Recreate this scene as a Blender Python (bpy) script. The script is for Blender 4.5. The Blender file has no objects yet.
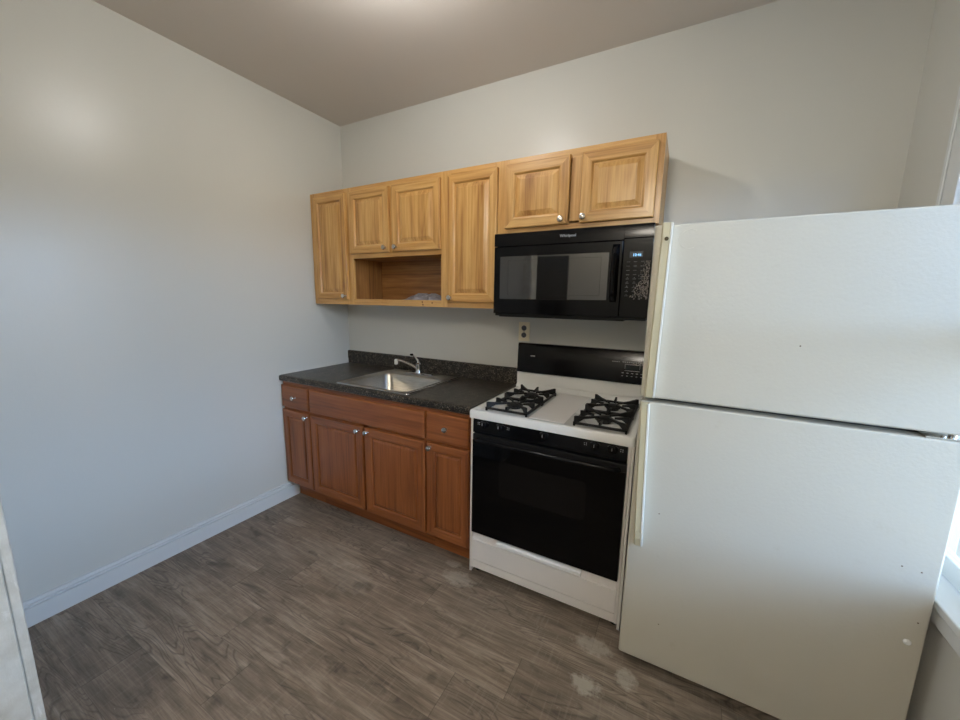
import bpy, bmesh, math, random
from mathutils import Vector, Matrix
random.seed(7)
sc = bpy.context.scene
COL = sc.collection
# ------------------------------------------------------------ camera, world, light, exposure
cam_d = bpy.data.cameras.new('camera'); cam = bpy.data.objects.new('camera', cam_d); COL.objects.link(cam)
CP = (2.4158, -2.1968, 1.454); yaw, pit, rol = .4933, -.1627, .0154
fw = Vector((-math.sin(yaw)*math.cos(pit), math.cos(yaw)*math.cos(pit), math.sin(pit)))
rt = Vector((math.cos(yaw), math.sin(yaw), 0)); up = rt.cross(fw)
rt2 = rt*math.cos(rol)+up*math.sin(rol); up2 = -rt*math.sin(rol)+up*math.cos(rol)
M = Matrix((rt2, up2, -fw)).transposed().to_4x4(); M.translation = CP
cam.matrix_world = M
cam_d.sensor_width = 36; cam_d.lens = 373.2*36/960; cam_d.clip_start = .02
sc.camera = cam
sc.view_settings.view_transform = 'Standard'; sc.view_settings.look = 'None'
sc.view_settings.gamma = 1; sc.view_settings.use_curve_mapping = False
sc.view_settings.exposure = 0.0
LAMP_POS = (1.38, -1.08, 2.60)
LAMP_STRENGTH = 282.0          # ceiling bulb in the kitchen
LAMP_COL = (1.0, 1.0, .985)
HALL_FILL_STRENGTH = 244.0  # added fill lamp behind the camera
SKY_STRENGTH = 13.0
SKY_COL = (.92, .84, .74)
HALL_FILL_COL = (1.0, .92, .80)
w = bpy.data.worlds.new('sky'); sc.world = w; w.use_nodes = True
wn = w.node_tree; bg = wn.nodes['Background']; bg.inputs[0].default_value = (.55, .76, 1, 1); bg.inputs[1].default_value = SKY_STRENGTH
tc = wn.nodes.new('ShaderNodeTexCoord'); sx = wn.nodes.new('ShaderNodeSeparateXYZ'); cr = wn.nodes.new('ShaderNodeValToRGB')
wn.links.new(tc.outputs['Generated'], sx.inputs[0]); wn.links.new(sx.outputs[2], cr.inputs[0])
cr.color_ramp.elements[0].position = 0; cr.color_ramp.elements[0].color = (.33, .33, .31, 1)
cr.color_ramp.elements[1].position = .08; cr.color_ramp.elements[1].color = (.95, 1.4, 2.2, 1)
for p_, c_ in ((.38, (.85, 1.3, 2.1, 1)), (.52, (.34, .34, .32, 1))): e_ = cr.color_ramp.elements.new(p_); e_.color = c_
mxw = wn.nodes.new('ShaderNodeMix'); mxw.data_type = 'RGBA'; mxw.blend_type = 'MULTIPLY'; mxw.inputs[0].default_value = 1; mxw.inputs[7].default_value = (*SKY_COL, 1)
cx_ = wn.nodes.new('ShaderNodeValToRGB'); wn.links.new(sx.outputs[0], cx_.inputs[0])      # sky brightness shaped by direction: dimmed sideways to keep grazing window light low
cx_.color_ramp.elements[0].position = .55; cx_.color_ramp.elements[0].color = (.25, .30, .36, 1); cx_.color_ramp.elements[1].position = .95; cx_.color_ramp.elements[1].color = (1, 1, 1, 1)
mx2 = wn.nodes.new('ShaderNodeMix'); mx2.data_type = 'RGBA'; mx2.blend_type = 'MULTIPLY'; mx2.inputs[0].default_value = 1
wn.links.new(cr.outputs[0], mx2.inputs[6]); wn.links.new(cx_.outputs[0], mx2.inputs[7]); wn.links.new(mx2.outputs[2], mxw.inputs[6]); wn.links.new(mxw.outputs[2], bg.inputs[0])

# ------------------------------------------------------------ helpers
def S(r, g, b):
    f = lambda c: c/255/12.92 if c/255 <= .04045 else ((c/255+.055)/1.055)**2.4
    return (f(r), f(g), f(b), 1)
class N:
    def __init__(s, name):
        s.m = bpy.data.materials.new(name); s.m.use_nodes = True; s.t = s.m.node_tree; s.b = s.t.nodes['Principled BSDF']
    def new(s, kind, **kw):
        n = s.t.nodes.new('ShaderNode'+kind)
        for k, v in kw.items(): setattr(n, k, v)
        return n
    def put(s, sock, v):
        if hasattr(v, 'default_value') and hasattr(v, 'is_output'): s.t.links.new(v, sock)
        else: sock.default_value = v
    def set(s, **kw):
        for k, v in kw.items(): s.put(s.b.inputs[k.replace('_', ' ')], v)
    def math(s, op, a, b=0.0, c=0.0):
        n = s.new('Math', operation=op); s.put(n.inputs[0], a); s.put(n.inputs[1], b); s.put(n.inputs[2], c); return n.outputs[0]
    def mix(s, f, a, b, mode='MIX'):
        n = s.new('Mix', data_type='RGBA', blend_type=mode); s.put(n.inputs[0], f); s.put(n.inputs[6], a); s.put(n.inputs[7], b); return n.outputs[2]
    def obj(s, scale=(1, 1, 1), rnd=0.0):
        t = s.new('TexCoord'); m = s.new('Mapping'); s.t.links.new(t.outputs['Object'], m.inputs[0]); m.inputs['Scale'].default_value = scale
        if rnd:
            o = s.new('ObjectInfo'); v = s.math('MULTIPLY', o.outputs['Random'], rnd); cx = s.new('CombineXYZ')
            for i in range(3): s.put(cx.inputs[i], v)
            s.put(m.inputs['Location'], cx.outputs[0])
        return m.outputs[0]
    def noise(s, vec, scale, detail=3, rough=.5, dist=0.0):
        n = s.new('TexNoise'); s.put(n.inputs['Vector'], vec); n.inputs['Scale'].default_value = scale; n.inputs['Detail'].default_value = detail
        n.inputs['Roughness'].default_value = rough; n.inputs['Distortion'].default_value = dist; return n.outputs[0]
    def ramp(s, v, stops):
        n = s.new('ValToRGB'); s.put(n.inputs[0], v); e = n.color_ramp.elements
        while len(e) < len(stops): e.new(.5)
        for q, (p, c) in zip(e, stops): q.position = p; q.color = c if len(c) == 4 else (*c, 1)
        return n.outputs[0]
    def bump(s, h, strength=.2, dist=.002):
        n = s.new('Bump'); s.put(n.inputs['Height'], h); n.inputs['Strength'].default_value = strength; n.inputs['Distance'].default_value = dist
        s.t.links.new(n.outputs[0], s.b.inputs['Normal'])
W0, W1 = (0, 0, 0, 1), (1, 1, 1, 1)
def plain(name, col, rough=.5, metal=0.0, mott=.06, bump=0.0, bscale=200, spec=None):
    n = N(name); v = n.obj(); q = n.noise(v, 6, 4)
    c2 = tuple(c*(1-mott*3) for c in col[:3])+(1,)
    n.set(Base_Color=n.mix(n.math('MULTIPLY', q, .6), col, c2), Roughness=rough, Metallic=metal)
    if bump: n.bump(n.noise(v, bscale, 2), bump, .001)
    if spec is not None: n.set(Specular_IOR_Level=spec)
    return n.m
def wall_mat(name, col, rough, spec=.5, bump=.25):
    n = N(name); v = n.obj(); big = n.noise(v, 1.6, 3); fine = n.noise(v, 60, 3, .6); drag = n.noise(n.obj((1, 1, .25)), 9, 3)
    c = n.mix(n.math('MULTIPLY', big, .10), col, tuple(x*.8 for x in col[:3])+(1,))
    n.set(Base_Color=c, Roughness=n.math('ADD', rough, n.math('MULTIPLY', n.math('SUBTRACT', drag, .5), .15)), Specular_IOR_Level=spec)
    n.bump(n.math('ADD', fine, n.math('MULTIPLY', drag, 1.5)), bump, .0012)
    return n.m
def wood(name, light, mid, dark, axis, rough=.38, con=1.0):
    n = N(name); s = [1, 1, 1]; s[axis] = .03; v = n.obj(s, 9)
    s2 = [1, 1, 1]; s2[axis] = .13
    f0 = n.noise(n.obj(s2, 9), 7, 2, .4, .2); fr = n.math('FRACT', n.math('MULTIPLY', f0, 9)); tri = n.math('ABSOLUTE', n.math('SUBTRACT', fr, .5))
    g1 = n.noise(v, 70, 5, .62, .15); g0 = n.noise(v, 17, 2, .5); g2 = n.noise(v, 300, 3, .6)
    t = n.math('ADD', n.math('MULTIPLY', g1, .55), n.math('MULTIPLY', g0, .45)); t = n.math('ADD', t, n.math('MULTIPLY', tri, .12))
    c = n.ramp(t, [(.36, dark), (.50, mid), (.64, light)])
    pore = n.ramp(g2, [(.30, W1), (.46, W0)])
    c = n.mix(n.math('MULTIPLY', pore, .30*con), c, dark)
    n.set(Base_Color=c, Roughness=rough, Coat_Weight=.3, Coat_Roughness=.2); n.bump(g2, .15, .0005)
    return n.m
def clear_over(name, tint, rough, weight, bump=0):       # thin sheet: mostly transparent with a gloss on top
    n = N(name); out = n.t.nodes['Material Output']; tr = n.new('BsdfTransparent'); tr.inputs[0].default_value = tint
    gl = n.new('BsdfGlossy'); gl.inputs['Roughness'].default_value = rough; mx = n.new('MixShader'); lw = n.new('LayerWeight'); lw.inputs[0].default_value = .5
    n.put(mx.inputs[0], n.math('ADD', n.math('MULTIPLY', n.math('POWER', lw.outputs['Facing'], 5), .9), .05+weight)); n.t.links.new(tr.outputs[0], mx.inputs[1]); n.t.links.new(gl.outputs[0], mx.inputs[2]); n.t.links.new(mx.outputs[0], out.inputs[0])
    return n.m
def emit(name, col, st):
    n = N(name); n.set(Base_Color=(0.01, .01, .01, 1), Emission_Color=col, Emission_Strength=st); return n.m

WPOS = {}
class B:
    def __init__(s): s.bm = bmesh.new(); s.mi = 0
    def face(s, vs, mi=None):
        try: f = s.bm.faces.new(vs); f.material_index = s.mi if mi is None else mi; return f
        except ValueError: return None
    def box(s, x0, x1, y0, y1, z0, z1):
        v = [s.bm.verts.new((x, y, z)) for z in (z0, z1) for y in (y0, y1) for x in (x0, x1)]
        for q in ((0, 2, 3, 1), (4, 5, 7, 6), (0, 1, 5, 4), (2, 6, 7, 3), (0, 4, 6, 2), (1, 3, 7, 5)): s.face([v[i] for i in q])
        return s
    def loft(s, rings, cap0=True, cap1=True, closed=True):
        R = [[s.bm.verts.new(p) for p in r] for r in rings]; n = len(R[0])
        for a, b in zip(R, R[1:]):
            for i in range(n if closed else n-1): s.face([a[i], a[(i+1) % n], b[(i+1) % n], b[i]])
        if cap0: s.face(list(reversed(R[0])))
        if cap1: s.face(R[-1])
        return s
    def prism(s, poly, axis, a, b):
        def P(u, v, t): return {0: (t, u, v), 1: (u, t, v), 2: (u, v, t)}[axis]
        return s.loft([[P(u, v, a) for u, v in poly], [P(u, v, b) for u, v in poly]])
    def lathe(s, c, prof, axis=2, n=24, cap0=True, cap1=True, sy=1.0):   # prof = [(r, t)] along axis from c
        rings = []
        for r, t in prof:
            ring = []
            for i in range(n):
                a = 2*math.pi*i/n; u, v = r*math.cos(a), r*sy*math.sin(a)
                ring.append({0: (c[0]+t, c[1]+u, c[2]+v), 1: (c[0]+u, c[1]+t, c[2]+v), 2: (c[0]+u, c[1]+v, c[2]+t)}[axis])
            rings.append(ring)
        return s.loft(rings, cap0, cap1)
    def tube(s, pts, r, n=10):
        pts = [Vector(p) for p in pts]; rings = []
        rr = r if isinstance(r, (list, tuple)) else [r]*len(pts)
        for i, p in enumerate(pts):
            d = (pts[min(i+1, len(pts)-1)]-pts[max(i-1, 0)]).normalized()
            a = d.cross(Vector((0, 0, 1))); a = a if a.length > .05 else d.cross(Vector((0, 1, 0))); a.normalize(); b = d.cross(a)
            rings.append([tuple(p+rr[i]*(a*math.cos(2*math.pi*k/n)+b*math.sin(2*math.pi*k/n))) for k in range(n)])
        return s.loft(rings)
    def text(s, txt, x, y, z, size, depth=.0006):      # stands in the x-z plane, reads from -y, centred on x
        cu = bpy.data.curves.new('t', 'FONT'); cu.body = txt; cu.size = size; cu.align_x = 'CENTER'; cu.extrude = depth/2; cu.resolution_u = 3
        o = bpy.data.objects.new('t', cu); COL.objects.link(o); dg = bpy.context.evaluated_depsgraph_get(); me = bpy.data.meshes.new_from_object(o.evaluated_get(dg))
        me.transform(Matrix.Translation((x, y, z)) @ Matrix.Rotation(math.pi/2, 4, 'X')); s.bm.from_mesh(me)
        bpy.data.objects.remove(o); return s
    def build(s, name, mats, parent=None, bevel=0, seg=2, smooth=False, label=None, loc=None):
        me = bpy.data.meshes.new(name)
        bmesh.ops.recalc_face_normals(s.bm, faces=s.bm.faces)
        base = Vector(WPOS.get(parent.name, (0, 0, 0))) if parent else Vector(loc or (0, 0, 0))
        bmesh.ops.translate(s.bm, verts=s.bm.verts, vec=-base)
        s.bm.to_mesh(me); s.bm.free()
        for m in (mats if isinstance(mats, (list, tuple)) else [mats]): me.materials.append(m)
        o = bpy.data.objects.new(name, me); COL.objects.link(o)
        if parent: o.parent = parent
        else: o.location = base
        WPOS[o.name] = tuple(base)
        if smooth:
            for p in me.polygons: p.use_smooth = True
            me.set_sharp_from_angle(angle=math.radians(38))
        if bevel:
            m = o.modifiers.new('bevel', 'BEVEL'); m.width = bevel; m.segments = seg; m.limit_method = 'ANGLE'; m.angle_limit = math.radians(40)
            if not smooth:
                for p in me.polygons: p.use_smooth = True
                me.set_sharp_from_angle(angle=math.radians(38)) 
                m.harden_normals = True
        if label: o['label'] = label
        return o
def thing(name, label, cat, loc, group=None):
    o = bpy.data.objects.new(name, None); COL.objects.link(o); o.location = loc; WPOS[o.name] = tuple(loc); o.empty_display_size = .05
    o['label'] = label; o['category'] = cat
    if group: o['group'] = group
    return o
def tag(o, label, cat, group=None):
    o['label'] = label; o['category'] = cat
    if group: o['group'] = group
    return o
def struct(o, label=None):
    o['kind'] = 'structure'
    if label: o['label'] = label
    return o
def rrect(x0, x1, y0, y1, r, z, n=6):
    out = []
    for cx, cy, a0 in ((x1-r, y1-r, 0), (x0+r, y1-r, 90), (x0+r, y0+r, 180), (x1-r, y0+r, 270)):
        for k in range(n+1):
            a = math.radians(a0+90*k/n); out.append((cx+r*math.cos(a), cy+r*math.sin(a), z))
    return out

# ------------------------------------------------------------ materials
M_wall = wall_mat('wall_paint', S(212, 211, 204), .33)
M_ceil = wall_mat('ceiling_paint', S(216, 208, 200), .6, .3)
M_trimw = wall_mat('trim_paint', S(222, 224, 224), .32, .5, .12)
UL, UM, UD = S(212, 168, 104), S(192, 144, 80), S(150, 100, 46)
M_oakv = wood('golden_oak_upright', UL, UM, UD, 2); M_oakh = wood('golden_oak_level', UL, UM, UD, 0)
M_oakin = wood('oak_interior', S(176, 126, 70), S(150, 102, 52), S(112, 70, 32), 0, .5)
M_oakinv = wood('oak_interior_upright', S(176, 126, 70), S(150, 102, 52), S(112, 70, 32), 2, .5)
BL, BM, BD = S(156, 92, 46), S(138, 77, 34), S(106, 56, 22)
M_brnv = wood('brown_oak_upright', BL, BM, BD, 2, .42, .6); M_brnh = wood('brown_oak_level', BL, BM, BD, 0, .42, .6)
M_nickel = plain('satin_nickel', S(205, 200, 192), .22, 1.0, .02)
M_chrome = plain('chrome', S(215, 215, 218), .08, 1.0, .0)
M_black = plain('black_gloss_plastic', S(10, 10, 12), .14, 0, .05, spec=.22)
M_blackm = plain('black_matt_plastic', S(18, 18, 19), .45, 0, .1, spec=.3)
M_iron = plain('cast_iron', S(20, 20, 20), .5, 0, .1, .3, 300)
M_glassb = plain('black_oven_glass', S(4, 4, 5), .05, 0, 0, spec=.18)
M_glassw = plain('dark_viewing_glass', S(15, 13, 12), .06, 0, 0, spec=.2)
M_enamel = plain('white_enamel', S(240, 240, 237), .2, 0, .03)
M_enamel2 = plain('worn_white_enamel', S(240, 236, 232), .3, 0, .05)
M_cream = plain('yellowed_plastic', S(206, 198, 166), .4, 0, .08)
M_pale = plain('pale_plastic', S(226, 224, 214), .35, 0, .03)
M_print = plain('white_print', S(190, 190, 190), .5, 0, 0)
M_grey = plain('grey_print', S(90, 90, 92), .5, 0, 0)
M_dark = plain('dark_void', S(16, 15, 14), .8, 0, 0)
M_caulk = plain('white_caulk', S(222, 220, 212), .4, 0, .03)
M_glass = clear_over('window_glass', (.93, .97, 1, 1), .02, 0)
n = N('crinkled_film_sparkle'); n.set(Base_Color=S(190, 180, 174), Roughness=.2, Alpha=.55); M_film = n.m  # pale base colour paints the film's sparkle
M_bag = clear_over('bag_plastic', (.7, .7, .74, 1), .35, .45)
M_hdoor = plain('dark_brown_door', S(34, 28, 24), .45, 0, .1)

def steel():
    n = N('brushed_steel'); g = n.noise(n.obj((.06, 1, 1)), 220, 3)
    n.set(Base_Color=n.ramp(g, [(.3, S(168, 164, 156)), (.7, S(196, 192, 184))]), Metallic=1.0, Roughness=n.math('ADD', .24, n.math('MULTIPLY', g, .12))); return n.m
M_steel = steel()
def laminate():
    n = N('speckled_laminate'); v = n.obj(); vo = n.new('TexVoronoi'); n.put(vo.inputs['Vector'], v); vo.inputs['Scale'].default_value = 330
    a = n.noise(v, 200, 2, .6); b = n.noise(v, 30, 3)
    c = n.ramp(n.math('ADD', n.math('MULTIPLY', a, .8), n.math('MULTIPLY', b, .2)), [(.40, S(16, 14, 12)), (.50, S(36, 33, 28)), (.58, S(78, 71, 62)), (.65, S(165, 152, 136))])
    n.set(Base_Color=c, Roughness=.33, Specular_IOR_Level=.32); n.bump(a, .15, .0004); return n.m
M_lam = laminate()
def fridge_mat():
    n = N('pebbled_white_steel'); v = n.obj(); a = n.noise(v, 105, 2, .5); big = n.noise(v, 2.2, 3); dirt = n.noise(n.obj((1, 1, 1)), 14, 6, .7)
    c = n.mix(n.math('MULTIPLY', big, .25), S(200, 196, 183), S(182, 175, 158))
    c = n.mix(n.math('MULTIPLY', n.ramp(dirt, [(.62, W0), (.8, W1)]), .25), c, S(170, 160, 135))
    n.set(Base_Color=c, Roughness=n.math('ADD', .27, n.math('MULTIPLY', big, .12))); n.bump(n.math('ADD', a, n.math('MULTIPLY', big, 2.5)), .38, .0013); return n.m
M_fridge = fridge_mat()
def floor_mat():
    n = N('grey_brown_planks'); t = n.new('TexCoord'); sp = n.new('SeparateXYZ'); n.t.links.new(t.outputs['Object'], sp.inputs[0]); X, Y = sp.outputs[0], sp.outputs[1]
    PW, PL = .182, 1.22
    r = n.math('DIVIDE', n.math('ADD', Y, 10.05), PW); row = n.math('FLOOR', r); fy = n.math('FRACT', r)
    wn1 = n.new('TexWhiteNoise', noise_dimensions='1D'); n.put(wn1.inputs['W'], row)
    q = n.math('DIVIDE', n.math('ADD', X, n.math('MULTIPLY', wn1.outputs['Value'], PL)), PL); q = n.math('ADD', q, 10); col = n.math('FLOOR', q); fx = n.math('FRACT', q)
    ids = n.new('CombineXYZ'); n.put(ids.inputs[0], row); n.put(ids.inputs[1], col); wn2 = n.new('TexWhiteNoise', noise_dimensions='2D'); n.put(wn2.inputs['Vector'], ids.outputs[0])
    rid = wn2.outputs['Value']
    def vec(sx, sy, off):
        c = n.new('CombineXYZ'); n.put(c.inputs[0], n.math('ADD', n.math('MULTIPLY', X, sx), n.math('MULTIPLY', rid, off))); n.put(c.inputs[1], n.math('MULTIPLY', Y, sy)); n.put(c.inputs[2], n.math('MULTIPLY', rid, 37)); return c.outputs[0]
    g1 = n.noise(vec(1.8, 22, 20), 1.6, 7, .72, .5); saw = n.noise(vec(60, 4, 20), 1.5, 3, .6); g2 = n.noise(vec(5, 130, 20), 1.5, 4, .6)
    big = n.noise(vec(1.5, 5, 11), 1.6, 3, .5, .6)
    wv = n.new('TexWave', wave_type='RINGS', rings_direction='SPHERICAL'); 
    # cathedral figure: contour lines of a stretched noise field
    f0 = n.noise(vec(1.1, 6.5, 31), 1.25, 2, .45, .35); fr = n.math('FRACT', n.math('MULTIPLY', f0, 24)); tri = n.math('ABSOLUTE', n.math('SUBTRACT', fr, .5))
    lines = n.ramp(tri, [(.0, W1), (.2, W0)]); mask = n.ramp(n.noise(vec(1.2, 5, 51), 1.3, 2), [(.46, W0), (.56, W1)])
    lines = n.math('MULTIPLY', lines, mask)
    c = n.ramp(n.math('ADD', n.math('MULTIPLY', g1, .7), n.math('MULTIPLY', big, .3)), [(.3, S(88, 79, 69)), (.5, S(142, 128, 113)), (.7, S(186, 172, 156))])
    c = n.mix(n.math('MULTIPLY', n.ramp(g2, [(.35, W1), (.55, W0)]), .35), c, S(80, 71, 64))
    c = n.mix(n.math('MULTIPLY', n.math('SUBTRACT', 1.0, rid), .28), c, S(92, 84, 78))
    c = n.mix(n.math('MULTIPLY', lines, .55), c, S(62, 55, 50))
    kn = n.noise(vec(4.5, 9, 71), 1.1, 3, .5, .5); knot = n.ramp(kn, [(.64, W0), (.73, W1)])
    c = n.mix(n.math('MULTIPLY', knot, .6), c, S(58, 50, 44))
    c = n.mix(n.math('MULTIPLY', n.ramp(saw, [(.55, W0), (.68, W1)]), .16), c, S(176, 166, 154))
    c = n.mix(n.math('MULTIPLY', n.ramp(n.noise(vec(3, 5, 91), 2.2, 4, .65), [(.52, W0), (.72, W1)]), .3), c, S(78, 68, 60))
    # joints
    ey = n.math('MINIMUM', fy, n.math('SUBTRACT', 1.0, fy)); ex = n.math('MINIMUM', fx, n.math('SUBTRACT', 1.0, fx))
    j = n.math('MAXIMUM', n.math('LESS_THAN', ey, .0035), n.math('LESS_THAN', ex, .0011))
    c = n.mix(n.math('MULTIPLY', j, .5), c, S(55, 49, 44))
    # plaster dust smears near the range and pale scuffs
    P = n.obj()
    def blob(x, y, rx, ry, seedscale):
        dx = n.math('DIVIDE', n.math('SUBTRACT', X, x), rx); dy = n.math('DIVIDE', n.math('SUBTRACT', Y, y), ry)
        d = n.math('ADD', n.math('MULTIPLY', dx, dx), n.math('MULTIPLY', dy, dy)); d = n.math('ADD', d, n.math('MULTIPLY', n.math('SUBTRACT', n.noise(P, seedscale, 4, .65), .5), 2.6))
        return n.ramp(d, [(.25, W1), (.8, W0)])
    for x, y, rx, ry, k in ((2.215, -.93, .075, .05, .6), (2.2, -.75, .10, .05, .42), (2.35, -.83, .05, .05, .5), (1.5, -.70, .11, .06, .38), (1.42, -.62, .06, .03, .3), (1.0, -.98, .2, .1, .13), (.72, -.9, .3, .1, .1)):
        c = n.mix(n.math('MULTIPLY', blob(x, y, rx, ry, 26), k), c, S(196, 190, 178))
    spk = n.ramp(n.noise(P, 120, 1, .5), [(.80, W0), (.82, W1)]); c = n.mix(n.math('MULTIPLY', spk, .7), c, S(205, 202, 196))
    n.set(Base_Color=c, Roughness=n.math('ADD', .36, n.math('MULTIPLY', g1, .22)), Specular_IOR_Level=.4)
    n.bump(n.math('SUBTRACT', n.math('ADD', g2, n.math('MULTIPLY', g1, .8)), n.math('MULTIPLY', j, 2.0)), .25, .0012)
    return n.m
M_floor = floor_mat()
def worn_paint():
    n = N('worn_white_paint'); v = n.obj((1, 1, .35)); a = n.noise(v, 22, 6, .7, .6); b = n.noise(n.obj((1, 1, .15)), 40, 5, .65, .8); st = n.noise(n.obj(), 9, 5, .6)
    c = n.mix(n.ramp(st, [(.4, W0), (.7, W1)]), S(205, 202, 192), S(176, 170, 156))
    c = n.mix(n.math('MULTIPLY', n.ramp(a, [(.60, W0), (.68, W1)]), .5), c, S(236, 234, 228))
    c = n.mix(n.ramp(b, [(.665, W0), (.69, W1)]), c, S(92, 88, 82))
    n.set(Base_Color=c, Roughness=.45); n.bump(n.math('ADD', a, b), .7, .003); return n.m
M_worn = worn_paint()

# ------------------------------------------------------------ room
RX, RH, RY, HY = 3.14, 2.727, -2.02, -3.5      # right wall, ceiling, kitchen front wall, far side of the next room
T = .15
b = B(); b.box(-T, RX+T, HY-T, T, -.1, 0); struct(b.build('floor', M_floor), 'grey-brown wood plank floor with plaster dust smears')
b = B(); b.box(-T, RX+T, HY-T, T, RH, RH+.1); struct(b.build('ceiling', M_ceil), 'plain grey painted ceiling')
b = B(); b.box(-T, RX+T, 0, T, 0, RH); struct(b.build('wall_back', M_wall))
b = B(); b.box(-T, 0, HY-T, 0, 0, RH); struct(b.build('wall_left', M_wall))
WY0, WY1, WZ0, WZ1 = -1.62, -.425, .62, 2.16
b = B(); b.box(RX, RX+T, WY1, 0, 0, RH); b.box(RX, RX+T, HY-T, WY0, 0, RH); b.box(RX, RX+T, WY0, WY1, 0, WZ0); b.box(RX, RX+T, WY0, WY1, WZ1, RH)
struct(b.build('wall_right', M_wall))
OX0, OX1, OZ = 1.085, 2.98, 2.5
b = B(); b.box(0, OX0, RY-T, RY-.02, 0, RH); b.box(OX1, RX, RY-T, RY-.02, 0, RH); b.box(OX0, OX1, RY-T, RY-.02, OZ, RH)
struct(b.build('wall_front', M_wall))
b = B(); b.box(-T, RX+T, HY-T, HY, 0, RH); struct(b.build('wall_hallway', M_wall))
# dark door in the far wall of the next room (seen only mirrored in the microwave)
b = B(); b.box(.56, 1.06, HY, HY+.035, .0, 2.02)
for z0, z1 in ((.15, .85), (1.0, 1.85)): b.box(.64, .98, HY+.035, HY+.042, z0, z1)
d = struct(b.build('door_1', M_hdoor, bevel=.004))
b = B(); b.lathe((1.0, HY+.035, 1.0), [(.012, 0), (.012, .03), (.028, .035), (.03, .05), (.02, .062)], 1, 20); b.build('door_handle', M_nickel, d, smooth=True)
# door lining of the opening the photograph is taken from
b = B(); b.box(1.05, 1.105, RY-.165, RY-.02, 0, OZ); b.box(1.02, 1.100, RY-.02, RY-.001, 0, OZ+.08)
b.box(1.105, OX1-.02, RY-.165, RY-.02, OZ-.02, OZ); b.box(OX1-.02, OX1+.02, RY-.165, RY-.02, 0, OZ); b.box(1.1, OX1+.08, RY-.02, RY-.001, OZ-.01, OZ+.08); b.box(OX1, OX1+.08, RY-.02, RY-.001, 0, OZ)
struct(b.build('trim_1', M_worn, bevel=.004), 'worn white painted door lining with cracks and stains')
def base_prof(y, h=.118, t=.016): return [(0, 0), (t, 0), (t, h-.034), (t-.009, h-.032), (t-.009, h-.028), (t-.001, h-.026), (t-.001, h-.019), (t-.009, h-.017), (t-.009, h-.013), (t-.005, h-.011), (t-.006, h), (0, h)]
b = B(); b.prism([(u, v) for u, v in base_prof(0)], 1, RY-.02, -.545); struct(b.build('baseboard_left', M_trimw), 'white moulded baseboard along the left wall')
b = B(); b.loft([[(x, RY-.02+u, v) for u, v in base_prof(0)] for x in (.016, 1.02)]); struct(b.build('baseboard_front', M_trimw))
b = B(); b.loft([[(RX-u, y, v) for u, v in base_prof(0)] for y in (RY-.02, -.9)]); struct(b.build('baseboard_right', M_trimw))
# window
b = B(); c = .018; cw = .09
b.box(RX-c, RX, WY1, WY1+cw, WZ0+.015, WZ1+cw); b.box(RX-c, RX, WY0-cw, WY0, WZ0+.015, WZ1+cw); b.box(RX-c, RX, WY0-cw, WY1+cw, WZ1, WZ1+cw)
b.box(RX-c, RX, WY0-cw+.01, WY1+cw-.01, WZ0-.06, WZ0-.012)
b.box(RX-c-.006, RX-c, WY1+cw-.022, WY1+cw-.004, WZ0+.015, WZ1+cw)      # raised outer bead
for a0, a1, e0, e1 in ((WY0, WY0+.02, WZ0, WZ1), (WY1-.02, WY1, WZ0, WZ1), (WY0, WY1, WZ1-.02, WZ1), (WY0, WY1, WZ0-.01, WZ0+.004)): b.box(RX, RX+T, a0, a1, e0, e1)
win = struct(b.build('window_1', M_trimw, bevel=.003), 'white double-hung window beside the refrigerator')
b = B(); b.box(RX-.026, RX+.05, WY0-cw-.01, WY1+cw+.01, WZ0-.012, WZ0+.014); b.build('window_sill', M_trimw, win, bevel=.005)
def sash(x, z0, z1, nm):
    b = B(); y0, y1 = WY0+.02, WY1-.02; fr = .045
    b.box(x, x+.032, y0, y0+fr, z0, z1); b.box(x, x+.032, y1-fr, y1, z0, z1); b.box(x, x+.032, y0, y1, z0, z0+fr+.02); b.box(x, x+.032, y0, y1, z1-fr, z1)
    s = b.build(nm, M_trimw, win, bevel=.004); b = B(); b.box(x+.013, x+.018, y0+fr, y1-fr, z0+fr+.02, z1-fr); b.build('pane', M_glass, s)
sash(RX+.055, WZ0+.01, 1.42, 'lower_sash'); sash(RX+.095, 1.38, WZ1-.02, 'upper_sash')

# ------------------------------------------------------------ ceiling lamp (just above the frame), added fill lamp next door
lx, ly, lz = LAMP_POS
lp = thing('ceiling_light', 'bare bulb in a white porcelain holder on the ceiling', 'ceiling light', (lx, ly, RH))
b = B(); b.lathe((lx, ly, RH), [(.058, 0), (.058, -.012), (.045, -.03), (.026, -.05), (.024, -.07)], 2, 28); b.build('lamp_holder', M_enamel, lp, smooth=True)
b = B(); b.lathe((lx, ly, lz), [(.001, -.034), (.016, -.031), (.027, -.022), (.034, -.006), (.034, .008), (.026, .028), (.017, .045), (.015, .07)], 2, 24)
b.build('bulb', emit('lit_bulb', (*LAMP_COL, 1), LAMP_STRENGTH), lp, smooth=True)
hl = thing('hall_fill_light', 'added round globe lamp in the next room, unseen fill light', 'ceiling light', (2.05, -2.95, RH))  # added lamp out of view, frontal fill for fridge and back wall
b = B(); b.lathe((2.05, -2.95, RH), [(.07, 0), (.07, -.02), (.03, -.04), (.03, -.13)], 2, 32); b.build('fill_lamp_base', M_enamel, hl, smooth=True)
b = B(); b.lathe((2.05, -2.95, RH-.28), [(.001, -.16)]+[(.16*math.cos(math.radians(a)), .16*math.sin(math.radians(a))) for a in range(-80, 81, 10)], 2, 32); b.build('fill_lamp_globe', emit('fill_lamp_glow', (*HALL_FILL_COL, 1), HALL_FILL_STRENGTH/6), hl, smooth=True)

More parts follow.
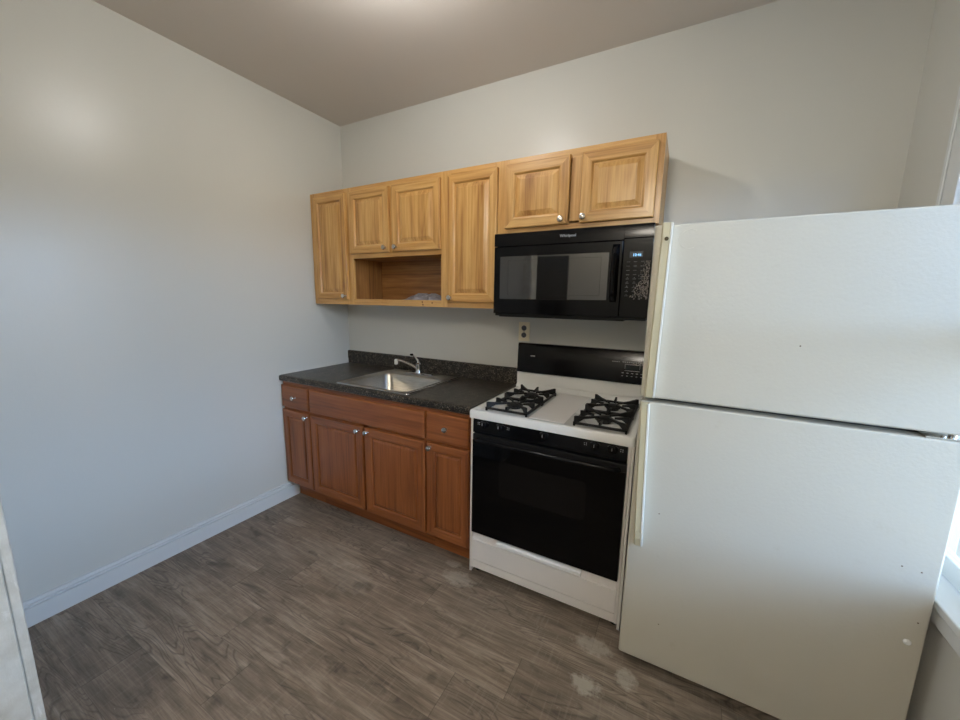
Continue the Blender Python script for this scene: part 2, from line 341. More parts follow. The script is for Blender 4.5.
# ------------------------------------------------------------ cabinet parts
def panel_door(parent, x0, x1, z0, z1, yb, mats, fw=.052, th=.019, label=None, bv=.020):
    """raised-panel door, back at yb, front towards -y"""
    b = B(); yf = yb-th
    prof = [(0, yb), (0, yf+.005), (.0015, yf+.0015), (.005, yf), (fw-.008, yf), (fw-.003, yf+.002), (fw, yf+.007), (fw+.002, yf+.0105), (fw+.006, yf+.0105), (fw+.006+bv, yf+.0035), (fw+.009+bv, yf+.0022), (fw+.011+bv, yf+.0022)]
    rings = [[b.bm.verts.new(p) for p in ((x0+i, y, z0+i), (x1-i, y, z0+i), (x1-i, y, z1-i), (x0+i, y, z1-i))] for i, y in prof]
    for k, (A, C) in enumerate(zip(rings, rings[1:])):
        for j in range(4): b.face([A[j], A[(j+1) % 4], C[(j+1) % 4], C[j]], 1 if (j in (0, 2) and k < 8) else 0)
    b.face(rings[-1], 0); b.face(list(reversed(rings[0])), 0)
    return b.build('door', mats, parent, label=label)
def slab_front(parent, x0, x1, z0, z1, yb, mats, name='drawer', th=.019):
    b = B(); yf = yb-th; prof = [(0, yb), (0, yf+.007), (.002, yf+.003), (.006, yf+.0005), (.010, yf)]
    rings = [[b.bm.verts.new(p) for p in ((x0+i, y, z0+i), (x1-i, y, z0+i), (x1-i, y, z1-i), (x0+i, y, z1-i))] for i, y in prof]
    for A, C in zip(rings, rings[1:]):
        for j in range(4): b.face([A[j], A[(j+1) % 4], C[(j+1) % 4], C[j]], 0)
    b.face(rings[-1], 0); b.face(list(reversed(rings[0])), 0)
    return b.build(name, mats[1], parent)
def knob(parent, x, y, z):
    b = B(); b.lathe((x, y, z), [(.0075, 0), (.0055, -.004), (.005, -.012), (.009, -.015), (.0145, -.0185), (.0155, -.022), (.0135, -.0265), (.007, -.029), (.001, -.0295)], 1, 20)
    return b.build('knob', M_nickel, parent, smooth=True)

# ------------------------------------------------------------ upper cabinets
UZ0, UZ1, UY = 1.400, 2.166, -.304
UMATS = [M_oakv, M_oakh]
def upper(x0, x1, z0, label, doors, niche=None, sw=.04):
    t = thing('wall_cabinet', label, 'cabinet', (x0, -.152, z0), 'golden oak wall cabinets')
    yb = -.285; th = .012
    b = B(); b.box(x0, x0+th, yb, -.002, z0, UZ1); b.box(x1-th, x1, yb, -.002, z0, UZ1); b.box(x0+th, x1-th, yb, -.002, UZ1-th, UZ1)
    b.box(x0+th, x1-th, yb, -.002, z0+.02 if not niche else z0+.026, z0+.032 if not niche else z0+.038); b.box(x0+th, x1-th, -.008, -.002, z0, UZ1-th)
    if niche: b.box(x0+th, x1-th, yb, -.008, niche+.004, niche+.016)
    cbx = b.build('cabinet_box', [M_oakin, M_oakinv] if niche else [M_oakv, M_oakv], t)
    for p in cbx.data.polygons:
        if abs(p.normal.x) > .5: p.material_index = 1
    if not niche or True:
        b = B()
        b.box(x0, x0+.0015, yb, -.002, z0, UZ1); b.build('side_skin', M_oakv, t) if False else None
    b = B(); b.box(x0, x0+sw, UY, yb, z0, UZ1); b.box(x1-sw, x1, UY, yb, z0, UZ1)
    if len(doors) == 2: xm = (doors[0][1]+doors[1][0])/2; b.box(xm-.024, xm+.024, UY, yb, (niche or z0)+.03, UZ1-.04)
    b.mi = 1; b.box(x0+sw, x1-sw, UY, yb, UZ1-.04, UZ1); b.box(x0+sw, x1-sw, UY, yb, z0, z0+.04)
    if niche: b.box(x0+sw, x1-sw, UY, yb, niche, niche+.032)
    b.build('face_frame', UMATS, t)
    return t
ca = upper(.003, .374, UZ0, 'tall narrow oak wall cabinet at the left wall', [1])
dd = panel_door(ca, .048, .358, 1.436, 2.136, UY, UMATS, .045); knob(dd, .334, UY-.019, 1.460)
cb = upper(.374, 1.157, UZ0, 'oak wall cabinet with two small doors over an open niche', [(0, .74), (.767, 1)], niche=1.710, sw=.030)
dd = panel_door(cb, .396, .741, 1.738, 2.134, UY, UMATS, .050); knob(dd, .712, UY-.019, 1.766)
dd = panel_door(cb, .767, 1.128, 1.738, 2.134, UY, UMATS, .050); knob(dd, .828, UY-.019, 1.766) if False else knob(dd, .80, UY-.019, 1.766)
b = B()
M_hole = plain('dark_hole', S(96, 58, 30), .7)
for x, z in ((.985, 1.428), (.99, 1.412), (1.06, 1.424)): b = B(); b.lathe((x, UY-.0001, z), [(.005, 0), (.005, -.0008)], 1, 12); b.build('nail_hole', M_hole, cb)
cc = upper(1.157, 1.515, UZ0, 'tall oak wall cabinet between the niche and the microwave', [1])
dd = panel_door(cc, 1.179, 1.494, 1.432, 2.136, UY, UMATS, .048); knob(dd, 1.205, UY-.019, 1.458)
cd = upper(1.515, 2.285, 1.797, 'short two-door oak wall cabinet above the black microwave', [(0, 1.879), (1.935, 1)])
dd = panel_door(cd, 1.542, 1.879, 1.822, 2.138, UY, UMATS, .052); knob(dd, 1.848, UY-.019, 1.843)
dd = panel_door(cd, 1.935, 2.262, 1.822, 2.138, UY, UMATS, .052); knob(dd, 1.955, UY-.019, 1.846)
# crumpled plastic bag lying in the niche
b = B(); nx, ny = 34, 14; g = []
for j in range(ny+1):
    row = []
    for i in range(nx+1):
        u, v = i/nx, j/ny; env = (math.sin(math.pi*u)*math.sin(math.pi*v))**.6 if 0 < u < 1 and 0 < v < 1 else 0
        ridge = abs(math.sin(9*u+5*v+2))*.35+abs(math.sin(5*u-11*v))*.3+random.random()*.22
        z = 1.4395+env*.045*(.35+ridge); row.append(b.bm.verts.new((.80+.30*u+.012*math.sin(13*v), -.285+.16*v+.010*math.sin(15*u), z)))
    g.append(row)
for j in range(ny):
    for i in range(nx): b.face([g[j][i], g[j][i+1], g[j+1][i+1], g[j+1][i]])
n = N('thin_grey_plastic'); n.set(Base_Color=S(140, 136, 140), Roughness=.3, Alpha=.8)
o = b.build('plastic_bag', n.m, None, loc=(.95, -.2, 1.4385)); tag(o, 'crumpled translucent plastic bag lying in the open cabinet niche', 'bag')

# ------------------------------------------------------------ base cabinets
BY, BZ0, BZ1 = -.611, .120, .8745
BMATS = [M_brnv, M_brnh]
def base(x0, x1, label, mull=None):
    t = thing('base_cabinet', label, 'cabinet', (x0, -.3, 0), 'brown base cabinets under the counter'); yb = BY+.019; th = .014
    b = B(); b.box(x0, x0+th, yb, -.012, BZ0, BZ1); b.box(x1-th, x1, yb, -.012, BZ0, BZ1); b.box(x0+th, x1-th, yb, -.012, BZ0, BZ0+th); b.box(x0+th, x1-th, -.018, -.012, BZ0, BZ1)
    b.box(max(x0, .017), x1, -.541, -.529, 0, BZ0); b.box(max(x0, .017), max(x0, .017)+th, -.529, -.012, 0, BZ0); b.box(x1-th, x1, -.529, -.012, 0, BZ0)
    b.build('cabinet_box', M_brnh, t)
    b = B(); s = .022
    b.box(x0, x0+s, BY, yb, BZ0, BZ1); b.box(x1-s, x1, BY, yb, BZ0, BZ1)
    if mull: b.box(mull-.02, mull+.02, BY, yb, BZ0, .7)
    b.mi = 1; b.box(x0+s, x1-s, BY, yb, BZ1-.035, BZ1); b.box(x0+s, x1-s, BY, yb, .672, .705); b.box(x0+s, x1-s, BY, yb, BZ0, BZ0+.035)
    b.build('face_frame', BMATS, t); return t
t = base(.0065, .2925, 'narrow brown base cabinet at the left wall')
f = slab_front(t, .008, .281, .694, .848, BY, BMATS); knob(f, .152, BY-.019, .771)
f = panel_door(t, .009, .287, .134, .676, BY, BMATS, .05, bv=.009); knob(f, .262, BY-.019, .650)
t = base(.2925, 1.241, 'wide brown sink base cabinet with two doors', .777)
slab_front(t, .295, 1.233, .694, .846, BY, BMATS, 'false_drawer_front')
f = panel_door(t, .298, .767, .128, .677, BY, BMATS, .055, bv=.009); knob(f, .738, BY-.019, .650)
f = panel_door(t, .786, 1.234, .128, .677, BY, BMATS, .055, bv=.009); knob(f, .812, BY-.019, .652)
t = base(1.241, 1.524, 'narrow brown base cabinet beside the range')
f = slab_front(t, 1.248, 1.514, .694, .852, BY, BMATS); knob(f, 1.379, BY-.019, .777)
f = panel_door(t, 1.250, 1.517, .130, .680, BY, BMATS, .05, bv=.009); knob(f, 1.276, BY-.019, .655)

# ------------------------------------------------------------ worktop, sink, faucet
CZ, CT = .9155, .040; CX0, CX1 = .0015, 1.5255; HX0, HX1, HY0, HY1 = .55, 1.08, -.588, -.088
ct = thing('worktop', 'dark speckled laminate worktop with backsplash over the brown cabinets', 'countertop', (.76, -.32, CZ-CT))
b = B()
nose = [(-.590, CZ-CT), (-.590, CZ)]+[(-.6195+.0145*math.cos(math.radians(a))-.0, CZ-.0145+.0145*math.sin(math.radians(a))) for a in (90, 110, 130, 150, 165, 180)]+[(-.634, CZ-CT+.008), (-.6325, CZ-CT+.003), (-.628, CZ-CT)]
b.prism(nose, 0, CX0, CX1)
b.box(CX0, HX0, -.59, -.003, CZ-CT, CZ); b.box(HX1, CX1, -.59, -.003, CZ-CT, CZ); b.box(HX0, HX1, HY1, -.003, CZ-CT, CZ)
top = b.build('counter_top', M_lam, ct, smooth=True)
b = B(); b.prism([(-.003, CZ), (-.0205, CZ), (-.0205, CZ+.093), (-.018, CZ+.100), (-.013, CZ+.1035), (-.003, CZ+.1035)], 0, CX0, CX1); b.build('backsplash', M_lam, ct, smooth=True)
b = B(); b.tube([(.003, -.63, CZ+.001), (.003, -.022, CZ+.002)], .0048, 6); b.tube([(.003, -.022, CZ), (.003, -.012, CZ+.1)], .003, 6); b.build('caulk_bead', M_caulk, ct, smooth=True, label='white caulk line')

SX0, SX1, SY0, SY1 = .528, 1.106, -.608, -.058
sk = thing('kitchen_sink', 'stainless steel single-bowl sink set in the dark worktop', 'sink', (.8, -.34, CZ))
BX0, BX1, BY0, BY1 = .572, 1.062, -.566, -.182
b = B(); z = CZ
b.loft([rrect(SX0, SX1, SY0, SY1, .02, z+.0005), rrect(SX0+.003, SX1-.003, SY0+.003, SY1-.003, .02, z+.005), rrect(SX0+.008, SX1-.008, SY0+.008, SY1-.008, .02, z+.006),
        rrect(SX0+.014, SX1-.014, SY0+.014, SY1-.014, .02, z+.0028), rrect(BX0-.006, BX1+.006, BY0-.006, BY1+.006, .06, z+.0028), rrect(BX0, BX1, BY0, BY1, .058, z-.001), rrect(BX0+.004, BX1-.004, BY0+.004, BY1-.004, .056, z-.010),
        rrect(BX0+.018, BX1-.018, BY0+.018, BY1-.018, .06, z-.13), rrect(BX0+.032, BX1-.032, BY0+.032, BY1-.032, .06, z-.158), rrect(BX0+.06, BX1-.06, BY0+.06, BY1-.06, .06, z-.165),
        [(.817+.03*math.cos(2*math.pi*(k+3.5)/28), -.374+.03*math.sin(2*math.pi*(k+3.5)/28), z-.168) for k in range(28)]], False, False)
sb = b.build('basin', M_steel, sk, smooth=True)
b = B(); rp = rrect(SX0+.004, SX1-.004, SY0+.004, SY1-.004, .018, CZ+.0045, 6); rp += rp[:2]
b.tube(rp, .0036, 8); b.build('rim', M_chrome, sk, smooth=True)
m = sb.modifiers.new('thick', 'SOLIDIFY'); m.thickness = .0012; m.offset = -1 if False else 1
b = B(); b.lathe((.817, -.374, z-.169), [(.045, .004), (.043, .006), (.036, .004), (.034, -.006), (.001, -.008)], 2, 28, False, True)
for k in range(8):
    a = k*math.pi/4; b.lathe((.817+.02*math.cos(a), -.374+.02*math.sin(a), z-.176), [(.003, 0), (.003, .001)], 2, 8)
b.build('drain', M_chrome, sk, smooth=True)
fc = thing('faucet', 'chrome single-lever faucet behind the sink bowl', 'faucet', (.805, -.118, CZ+.0055))
b = B(); fz = CZ+.0055
b.loft([rrect(.70, .925, -.145, -.092, .026, fz), rrect(.70, .925, -.145, -.092, .026, fz+.006), rrect(.71, .915, -.138, -.099, .02, fz+.011)]); b.build('base_plate', M_chrome, fc, smooth=True)
b = B(); b.lathe((.805, -.118, fz+.01), [(.024, 0), (.021, .012), (.019, .04), (.021, .05), (.020, .062), (.012, .070), (.004, .073)], 2, 24); b.build('faucet_body', M_chrome, fc, smooth=True)
b = B(); b.tube([(.798, -.125, fz+.042), (.775, -.145, fz+.062), (.745, -.165, fz+.080), (.712, -.190, fz+.097), (.690, -.207, fz+.102)], [.011, .009, .008, .008, .009], 12); sp = b.build('spout', M_chrome, fc, smooth=True)
b = B(); b.lathe((.684, -.212, fz+.072), [(.010, 0), (.0125, .004), (.0125, .032), (.009, .037)], 2, 16); b.build('aerator', M_pale, sp, smooth=True, label='pale spout tip')
b = B(); b.tube([(.805, -.118, fz+.078), (.800, -.120, fz+.098), (.786, -.128, fz+.120), (.772, -.136, fz+.136)], [.012, .008, .006, .007], 10); lv = b.build('lever', M_chrome, fc, smooth=True)
b = B(); b.lathe((.764, -.140, fz+.130), [(.004, 0), (.011, .003), (.014, .009), (.009, .015)], 2, 12); b.build('lever_tip', M_black, lv, smooth=True)

# ------------------------------------------------------------ outlet
ot = thing('wall_outlet', 'pale double socket plate on the back wall above the range', 'outlet', (1.548, 0, 1.254))
b = B(); b.loft([[(x, y, zz) for x, zz in ((1.512+i, 1.195+i), (1.584-i, 1.195+i), (1.584-i, 1.314-i), (1.512+i, 1.314-i))] for i, y in ((0, 0), (0, -.005), (.003, -.006))]); b.build('cover_plate', plain('ivory_plastic', S(238, 228, 202), .3, 0, .02), ot)
for zz in (1.277, 1.233):
    b = B(); b.lathe((1.548, -.006, zz), [(.0165, 0), (.0165, -.002)], 1, 20); s_ = b.build('socket', M_grey, ot)
    b = B(); b.box(1.5405, 1.5425, -.0088, -.008, zz-.002, zz+.007); b.box(1.5535, 1.5555, -.0088, -.008, zz-.002, zz+.007); b.lathe((1.548, -.008, zz-.008), [(.0025, 0), (.0025, -.0008)], 1, 8); b.build('slot', M_dark, s_)
b = B(); b.lathe((1.548, -.006, 1.255), [(.004, 0), (.003, -.0015)], 1, 12); b.build('screw', M_nickel, ot)

# ------------------------------------------------------------ microwave
mx0, mx1, mz0, mz1, my = 1.520, 2.277, 1.361, 1.788, -.39
mw = thing('microwave', 'black over-the-range microwave with a wide door window', 'microwave', ((mx0+mx1)/2, -.2, mz0))
b = B(); b.box(mx0+.002, mx1-.002, -.355, -.006, mz0+.018, mz1-.002); b.build('body', M_blackm, mw, bevel=.003)
b = B(); b.prism([(-.375, mz1), (-.388, mz1-.004), (my, mz1-.012), (my, mz1-.066), (-.355, mz1-.066), (-.355, mz1)], 0, mx0, 2.157); b.prism([(-.375, mz1), (-.388, mz1-.004), (my, mz1-.012), (my, mz1-.060), (-.355, mz1-.060), (-.355, mz1)], 0, 2.1585, mx1)
for k in range(40):
    xx = mx0+.02+k*(.6/40)
b.build('vent_grille', M_black, mw, smooth=True)
b = B(); b.box(mx0+.004, mx1-.004, -.376, -.30, mz0+.006, mz0+.02); b.box(mx0+.02, mx1-.1, -.36, -.05, mz0, mz0+.018); b.build('bottom_vent', M_blackm, mw, bevel=.003)
# door frame round the window
b = B(); dx0, dx1, dz0, dz1 = mx0, 2.156, mz0+.018, mz1-.069; wx0, wx1, wz0, wz1 = 1.553, 2.100, 1.454, 1.672
prof = [(dx0, dx1, dz0, dz1, -.355), (dx0, dx1, dz0, dz1, my+.003), (dx0+.003, dx1-.003, dz0+.003, dz1-.003, my), (wx0, wx1, wz0, wz1, my), (wx0+.002, wx1-.002, wz0+.002, wz1-.002, my+.0015)]
b.loft([[(a0, y, c0), (a1, y, c0), (a1, y, c1), (a0, y, c1)] for a0, a1, c0, c1, y in prof], True, False)
md = b.build('door', M_black, mw)
b = B(); b.box(wx0+.002, wx1-.002, my+.0015, my+.004, wz0+.002, wz1-.002)
gm = N('microwave_glass'); gm.set(Base_Color=S(30, 30, 30), Roughness=.03, Specular_IOR_Level=1.0, IOR=1.65); b.build('window_glass', gm.m, md)
b = B()
for a0, a1, c0, c1 in ((1.60, 2.065, 1.650, 1.6505), (1.60, 2.065, 1.4755, 1.476), (1.60, 1.6005, 1.476, 1.65), (2.0645, 2.065, 1.476, 1.65)): b.box(a0, a1, my+.0008, my+.0014, c0, c1)
b.build('screen_border', M_dark, md)
b = B(); rings = []
for k in range(21):
    u = k/20; z = 1.448+.256*u; e = math.sin(math.pi*min(1, u/.16)*.5) if u < .5 else math.sin(math.pi*min(1, (1-u)/.16)*.5); dep = .002+.036*e
    rings.append([(2.112, my+.001, z), (2.113, my-dep*.6, z), (2.119, my-dep*.92, z), (2.127, my-dep, z), (2.135, my-dep*.92, z), (2.141, my-dep*.6, z), (2.143, my+.001, z)])
b.loft(rings); b.build('handle', M_black, md, smooth=True)
b = B(); b.box(2.1585, mx1, my, -.355, dz0, mz1-.063); cp = b.build('control_panel', M_black, mw, bevel=.002)
b = B(); b.text('Whirlpool', 1.905, my-.0006, 1.749, .0185, .001); b.build('wordmark', M_print, mw, label='silver lettering')
b = B(); b.box(2.186, 2.240, my-.0008, my, 1.643, 1.668); dp = b.build('display', plain('display_glass', S(58, 62, 66), .1), cp)
b = B(); b.text('10:46', 2.216, my-.0014, 1.6485, .016); b.build('clock_digits', emit('blue_digits', (.25, .6, 1, 1), 2.2), dp, label='glowing blue digits')
b = B()
for r in range(9):
    for k in range(3):
        xx = 2.183+k*.029; zz = 1.625-r*.0185; b.box(xx-.0065, xx+.0065, my-.0004, my, zz-.0012, zz+.0012)
        if r > 3: b.box(xx-.002, xx+.002, my-.0004, my, zz+.0035, zz+.0070)
b.build('key_legend', M_grey, cp)
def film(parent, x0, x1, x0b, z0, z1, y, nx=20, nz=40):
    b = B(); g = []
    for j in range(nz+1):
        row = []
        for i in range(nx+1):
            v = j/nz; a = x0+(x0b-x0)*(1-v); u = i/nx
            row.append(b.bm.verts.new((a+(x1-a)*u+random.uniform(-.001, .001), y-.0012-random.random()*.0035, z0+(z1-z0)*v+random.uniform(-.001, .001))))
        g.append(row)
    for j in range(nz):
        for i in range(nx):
            if random.random() < (.12+.75*(i/nx)*(1-abs(j/nz-.38)*1.1))*(.45+.55*abs(math.sin(i*.8+j*.35))): b.face([g[j][i], g[j][i+1], g[j+1][i+1], g[j+1][i]])  # scattered facets imitate glints on the film
    return b.build('sparkle_film', M_film, parent, label='crinkled clear film with painted pale sparkle')
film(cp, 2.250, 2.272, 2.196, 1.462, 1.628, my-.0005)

# ------------------------------------------------------------ range
rx0, rx1, ry = 1.5275, 2.293, -.630
rg = thing('gas_range', 'white freestanding gas range with black oven door and four burners', 'stove', ((rx0+rx1)/2, -.33, 0))
b = B(); b.box(rx0, rx0+.012, ry, -.025, .012, .872); b.box(rx1-.012, rx1, ry, -.025, .012, .872); b.box(rx0+.012, rx1-.012, -.04, -.025, .03, .872); b.box(rx0+.012, rx1-.012, ry+.03, -.04, .03, .05)
b.box(rx0+.012, rx0+.024, ry-.008, ry+.01, .045, .87); b.box(rx1-.024, rx1-.012, ry-.008, ry+.01, .045, .87)
b.box(rx0+.012, rx1-.012, ry+.02, ry+.03, .05, .87)
b.build('body', M_enamel2, rg, bevel=.002)
for fx, fy in ((rx0+.03, -.58), (rx1-.03, -.58), (rx0+.03, -.08), (rx1-.03, -.08)):
    b = B(); b.lathe((fx, fy, 0), [(.016, 0), (.016, .008), (.008, .012), (.008, .032)], 2, 12); b.build('leveling_foot', M_blackm, rg)
# cooktop with raised rim and shallow wells
CKZ = .913
b = B()
b.loft([rrect(rx0, rx1, ry-.022, -.03, .012, CKZ-.040, 4), rrect(rx0-.0, rx1+.0, ry-.024, -.03, .014, CKZ-.012, 4), rrect(rx0+.002, rx1-.002, ry-.022, -.03, .014, CKZ-.003, 4), rrect(rx0+.008, rx1-.008, ry-.016, -.032, .014, CKZ, 4), rrect(rx0+.024, rx1-.024, ry+.0, -.05, .014, CKZ, 4),
        rrect(rx0+.032, rx1-.032, ry+.008, -.058, .02, CKZ-.008, 4)], True, True)
ck = b.build('cooktop', M_enamel, rg, smooth=True)
b = B(); b.box(1.822, 1.990, ry+.03, -.075, CKZ-.008, CKZ-.0055); b.build('centre_panel', M_enamel2, ck, bevel=.002)
GZ = CKZ-.008
def burner(cx, cy, r):
    b = B(); b.lathe((cx, cy, GZ), [(.082, .0), (.084, .003), (.080, .004), (.066, .0015), (.05, .001), (.03, .001)], 2, 32, False, True); o1 = b.build('drip_bowl', M_chrome if False else M_enamel, ck, smooth=True)
    b = B(); b.lathe((cx, cy, GZ+.001), [(.030, 0), (.030, .010), (r, .011), (r+.003, .014), (r+.003, .019), (r-.003, .023), (.001, .024)], 2, 28)
    for k in range(16):
        a = k*math.pi/8; b.box(cx+(r+.002)*math.cos(a)-.002, cx+(r+.002)*math.cos(a)+.002, cy+(r+.002)*math.sin(a)-.002, cy+(r+.002)*math.sin(a)+.002, GZ+.012, GZ+.021)
    b.build('burner', M_iron, ck, smooth=True)
def grate(x0, x1, y0, y1):
    b = B(); t = .0045; z0, z1 = GZ+.008, GZ+.018; ht = GZ+.043; cx, cy = (x0+x1)/2, (y0+y1)/2
    for a0, a1, c0, c1 in ((x0, x1, y0, y0+2*t), (x0, x1, y1-2*t, y1), (x0, x0+2*t, y0, y1), (x1-2*t, x1, y0, y1)): b.box(a0, a1, c0, c1, z0, z1)
    for px, py in ((x0+t, y0+t), (x1-t, y0+t), (x0+t, y1-t), (x1-t, y1-t)): b.box(px-t, px+t, py-t, py+t, GZ, z0)
    def finger(px, py, h, stop):
        d = Vector((cx-px, cy-py)); L = d.length; d.normalize(); s = Vector((-d.y, d.x))*.0042
        pr = [(0, z0), (0, h), (.008, h+.001), (L*.35, h-.006), (L-stop, h-.010), (L-stop, h-.018), (L*.3, h-.017), (.014, z0+.004), (.014, z0)]
        b.loft([[(px+d.x*q+s.x*e, py+d.y*q+s.y*e, zz) for q, zz in pr] for e in (-1, 1)])
    for px, py in ((x0+t, y0+t), (x1-t, y0+t), (x0+t, y1-t), (x1-t, y1-t)): finger(px, py, ht, .03)
    for px, py in ((cx, y1-t), (x0+t, cy), (x1-t, cy), (cx, y0+t)): finger(px, py, ht-.002 if py > cy or abs(py-cy) < .01 else ht-.012, .045)
    b.build('burner_grate', M_iron, ck)
for gx0, gx1 in ((1.592, 1.812), (2.030, 2.256)):
    for gy0, gy1 in ((-.600, -.370), (-.366, -.136)):
        grate(gx0, gx1, gy0, gy1); burner((gx0+gx1)/2, (gy0+gy1)/2, .036)
# backguard
b = B(); b.prism([(-.030, CKZ-.02), (-.064, CKZ-.02), (-.060, CKZ+.004), (-.046, CKZ+.02), (-.046, 1.018), (-.030, 1.018)], 0, rx0+.001, rx1-.001); bk = b.build('backguard', M_enamel, rg, smooth=True)
b = B(); b.prism([(-.026, 1.010), (-.062, 1.010), (-.068, 1.018), (-.060, 1.182), (-.054, 1.190), (-.026, 1.190)], 0, rx0+.008, rx1-.004); bp = b.build('control_panel', M_black, bk, smooth=True)
def bgy(z): return -.068+(z-1.018)*.008/.164-.0006
b = B(); b.box(1.620, 1.648, bgy(1.115)-.0006, bgy(1.115)+.002, 1.1125, 1.1175); b.build('badge', M_print, bp, label='small silver badge')
b = B(); zz = 1.096; b.box(2.168, 2.236, bgy(zz)-.0006, bgy(zz)+.003, 1.083, 1.112); b.build('clock_display', plain('clock_glass', S(36, 42, 40), .08), bp)
b = B()
for x0_, x1_, c0, c1 in ((2.164, 2.240, 1.1135, 1.115), (2.164, 2.240, 1.080, 1.0815), (2.164, 2.1655, 1.080, 1.115), (2.2385, 2.240, 1.080, 1.115)): b.box(x0_, x1_, bgy(c1)-.0006, bgy(c0)+.002, c0, c1)
for k in range(4): b.box(2.098+k*.011, 2.102+k*.011, bgy(1.13)-.0006, bgy(1.13)+.002, 1.1245, 1.1275)
for r, zz in ((0, 1.066), (1, 1.050)):
    for k in range(5): b.box(2.150+k*.024, 2.161+k*.024-r*.003, bgy(zz)-.0006, bgy(zz)+.002, zz, zz+.003)
for k in range(9): b.box(2.150+k*.011, 2.156+k*.011, bgy(1.128)-.0006, bgy(1.128)+.002, 1.1255, 1.129)
b.build('key_legend', M_print, bp)
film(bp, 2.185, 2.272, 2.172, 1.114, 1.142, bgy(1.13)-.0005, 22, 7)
# knob panel
PY = ry-.020
b = B(); b.prism([(ry+.02, .800), (PY+.004, .800), (PY, .804), (PY+.002, .868), (PY+.004, .8725), (ry+.02, .8725)], 0, rx0+.024, rx1-.024); kp = b.build('knob_panel', M_black, rg, smooth=True)
for kx in (1.615, 1.700, 1.916, 2.140, 2.212):
    b = B(); b.lathe((kx, PY+.001, .850), [(.019, 0), (.019, -.004), (.0165, -.006), (.0155, -.016), (.013, -.019), (.001, -.020)], 1, 28)
    b.prism([(kx-.0035, .836), (kx+.0035, .836), (kx+.0035, .864), (kx-.0035, .864)], 1, PY-.026, PY-.017)
    kb = b.build('control_knob', M_black, kp, smooth=True)
    b = B(); b.box(kx-.0009, kx+.0009, PY-.0268, PY-.026, .851, .863); b.build('pointer', M_print, kb)
for kx in (1.615, 1.700, 1.916, 2.140, 2.212):
    b = B(); rr = .0245
    b.tube([(kx+rr*math.cos(math.radians(a)), PY, .848+rr*.82*math.sin(math.radians(a))) for a in range(30, 151, 12)], .0006, 5)
    b.build('dial_marking', M_grey, kp)
for kx in (1.583, 1.740, 2.100, 2.247):
    b = B()
    for q in ((-.004, .004), (.004, .004), (-.004, -.004), (.004, -.004)): b.lathe((kx+q[0], PY+.001, .851+q[1]), [(.0017, 0), (.0017, -.0014)], 1, 8)
    b.build('burner_symbol', M_print, kp)
# oven door
DY = ry-.030; ox0, ox1, oz0, oz1 = rx0+.026, 2.271, .266, .796
b = B(); b.box(ox0, ox1, DY+.004, ry+.018, oz0, oz1); od = b.build('oven_door', M_blackm, rg, bevel=.003)
b = B(); b.box(ox0+.001, ox1-.001, DY, DY+.004, oz0+.001, oz1-.03); b.build('door_glass', M_glassb, od, bevel=.0015)
b = B(); b.loft([rrect(1.700, 2.118, .502, .682, .02, DY-.0004, 5)], False, True)
for v in b.bm.verts: v.co = Vector((v.co.x, DY-.0004, v.co.y))
r_ = bmesh.ops.extrude_face_region(b.bm, geom=b.bm.faces[:]); bmesh.ops.translate(b.bm, verts=[e for e in r_['geom'] if isinstance(e, bmesh.types.BMVert)], vec=(0, .0008, 0))
b.build('oven_window', M_glassw, od)
b = B(); HYc = DY-.030
b.tube([(ox0+.03, DY+.002, .770), (ox0+.034, DY-.018, .775), (ox0+.055, HYc, .779)]+[(ox0+.055+(ox1-ox0-.11)*k/8, HYc-.008*math.sin(math.pi*k/8), .779) for k in range(1, 8)]+[(ox1-.055, HYc, .779), (ox1-.034, DY-.018, .775), (ox1-.030, DY+.002, .770)], .0105, 12); b.build('door_handle', M_black, od, smooth=True)
# drawer
b = B(); wy = ry-.018
b.prism([(ry+.018, .050), (wy+.012, .050), (wy+.003, .055), (wy+.003, .096), (wy+.009, .0985), (wy+.009, .1015), (wy, .104), (wy-.001, .216), (wy+.003, .219), (wy+.010, .256), (wy+.016, .260), (ry+.018, .260)], 0, ox0+.002, ox1-.002); dr = b.build('storage_drawer', M_enamel2, rg, smooth=True)
b = B(); b.prism([(wy+.008, .256), (wy-.008, .256), (wy-.018, .249), (wy-.019, .236), (wy-.012, .230), (wy+.0, .234)], 0, 1.700, 2.118); b.build('drawer_pull', M_enamel, dr, smooth=True)

# ------------------------------------------------------------ refrigerator
fx0, fx1, fyf, fz0, fz1, fs = 2.308, 3.108, -.779, .060, 1.704, 1.116
fr = thing('refrigerator', 'old white top-freezer refrigerator with yellowed handles', 'refrigerator', ((fx0+fx1)/2, -.40, 0))
b = B(); b.box(fx0+.006, fx1-.006, -.705, -.060, .040, fz1-.006); b.build('cabinet_body', M_fridge, fr, bevel=.006)
b = B(); b.box(fx0+.012, fx1-.012, -.716, -.705, .075, fs-.016); b.box(fx0+.012, fx1-.012, -.716, -.705, fs+.012, fz1-.012); b.build('door_gasket', M_blackm, fr)
b = B(); b.box(fx0+.02, fx1-.02, -.70, -.66, .012, .040)
for k in range(22): b.box(fx0+.03+k*.034, fx0+.05+k*.034, -.704, -.70, .016, .036)
b.build('toe_grille', M_dark, fr)
for px in (fx0+.05, fx1-.05):
    for py in (-.62, -.12): b = B(); b.lathe((px, py, 0), [(.018, 0), (.018, .02), (.010, .022), (.010, .042)], 2, 14); b.build('foot', M_blackm, fr)
def fdoor(z0, z1, nm):
    b = B(); b.box(fx0, fx1, fyf, -.717, z0, z1); o = b.build(nm, M_fridge, fr, bevel=.007, seg=3); return o
fd = fdoor(fs+.002, fz1, 'freezer_door'); rd = fdoor(fz0, fs-.014, 'fresh_food_door')
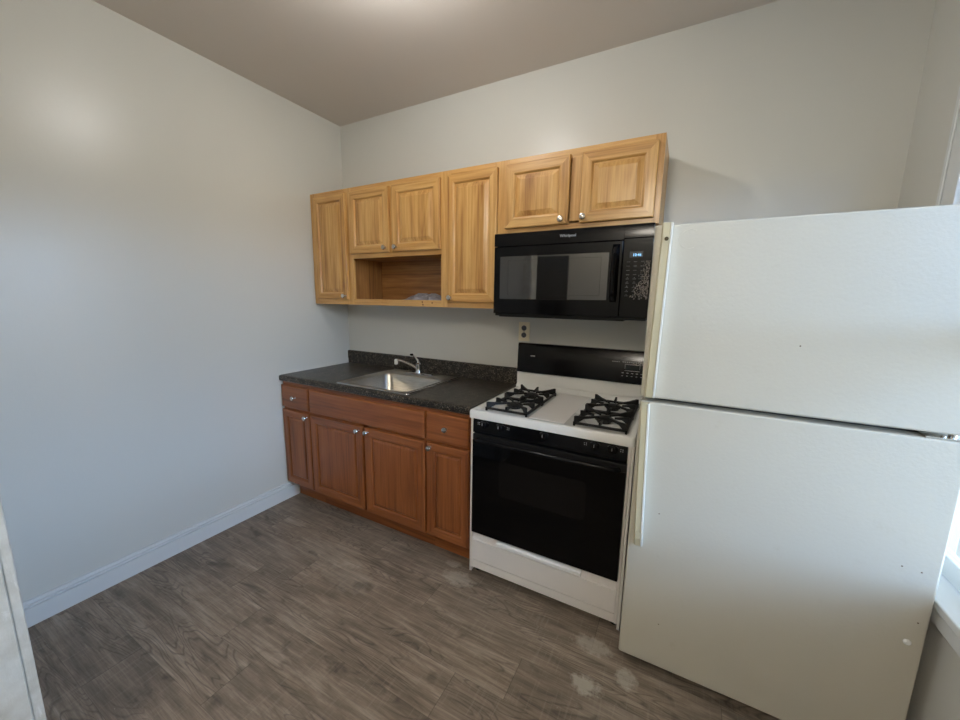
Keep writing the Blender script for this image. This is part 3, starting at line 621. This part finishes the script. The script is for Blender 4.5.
def fhandle(door, xt, xb, zt, zb, w=.030):
    n = 10; rings = []
    for k in range(n+1):
        u = k/n; z = zb+(zt-zb)*u; x = xb+(xt-xb)*u; dep = .026
        if k == 0: dep = .012
        rings.append([(x, fyf+.001, z), (x, fyf-dep*.8, z), (x+.004, fyf-dep, z), (x+w-.005, fyf-dep, z), (x+w-.001, fyf-dep*.75, z), (x+w, fyf+.001, z)])
    b = B(); b.loft(rings); h = b.build('handle', M_cream, door, smooth=True, label='yellowed plastic handle')
    b = B(); b.loft([[(r[3][0]+.0015, fyf+.0, r[0][2]), (r[3][0]+.001, r[3][1]-.0015, r[0][2]), (r[3][0]+.006, r[3][1]-.001, r[0][2]), (r[5][0]+.0015, fyf+.0, r[0][2])] for r in rings]); b.build('handle_trim', M_pale, h, smooth=True, label='white handle edge')
    return h
h1 = fhandle(fd, 2.331, 2.3225, fz1+.002, fs+.004); h2 = fhandle(rd, 2.312, 2.330, fs-.016, .548, .028)
b = B(); b.box(2.337, 2.357, fyf-.0275, fyf-.026, 1.640, 1.668); s_ = b.build('screw_cover', M_cream, h1)
b = B(); b.lathe((2.347, fyf-.0275, 1.655), [(.0065, 0), (.005, -.002), (.001, -.0022)], 1, 14); b.build('screw', plain('brass_screw', S(70, 62, 40), .5, .5), s_)
b = B(); b.box(2.3335, 2.3525, fyf-.0272, fyf-.0255, .585, .612); b.build('end_cap', M_cream, h2)
# round ghost of a removed badge, hinge, dent button, screws
b = B(); cx, cz = 2.414, 1.654; R0 = .030; pts = [(cx+R0*math.cos(a), fyf-.0003, cz+R0*math.sin(a)) for a in [math.radians(60+10*k) for k in range(25)]]; b.tube(pts, .0011, 6); b.build('badge_outline', M_fridge, fd, smooth=True)
b = B(); b.lathe((3.072, fyf, .492), [(.009, 0), (.009, -.003), (.006, -.006), (.001, -.0065)], 1, 16); b.build('plug_button', M_enamel, rd, smooth=True, label='white plastic plug')
b = B(); b.box(fx1-.085, fx1-.005, fyf+.004, -.70, fs-.013, fs-.009); b.lathe((fx1-.03, fyf+.02, fs-.012), [(.008, 0), (.008, .013)], 2, 14); b.lathe((fx1-.05, fyf+.012, fs-.009), [(.005, 0), (.005, .004)], 2, 10); b.build('hinge', M_nickel, fr)
M_rust = plain('rust', S(96, 74, 56), .8)
for dr_, x, z in ((rd, 3.03, .72), (rd, 3.07, .715), (rd, 3.085, .56), (rd, 2.405, .69), (rd, 2.44, .245), (fd, 2.73, 1.33)): b = B(); b.lathe((x, fyf+.0003, z), [(.0022, 0), (.0022, -.0006)], 1, 8); b.build('rust_speck', M_rust, dr_)
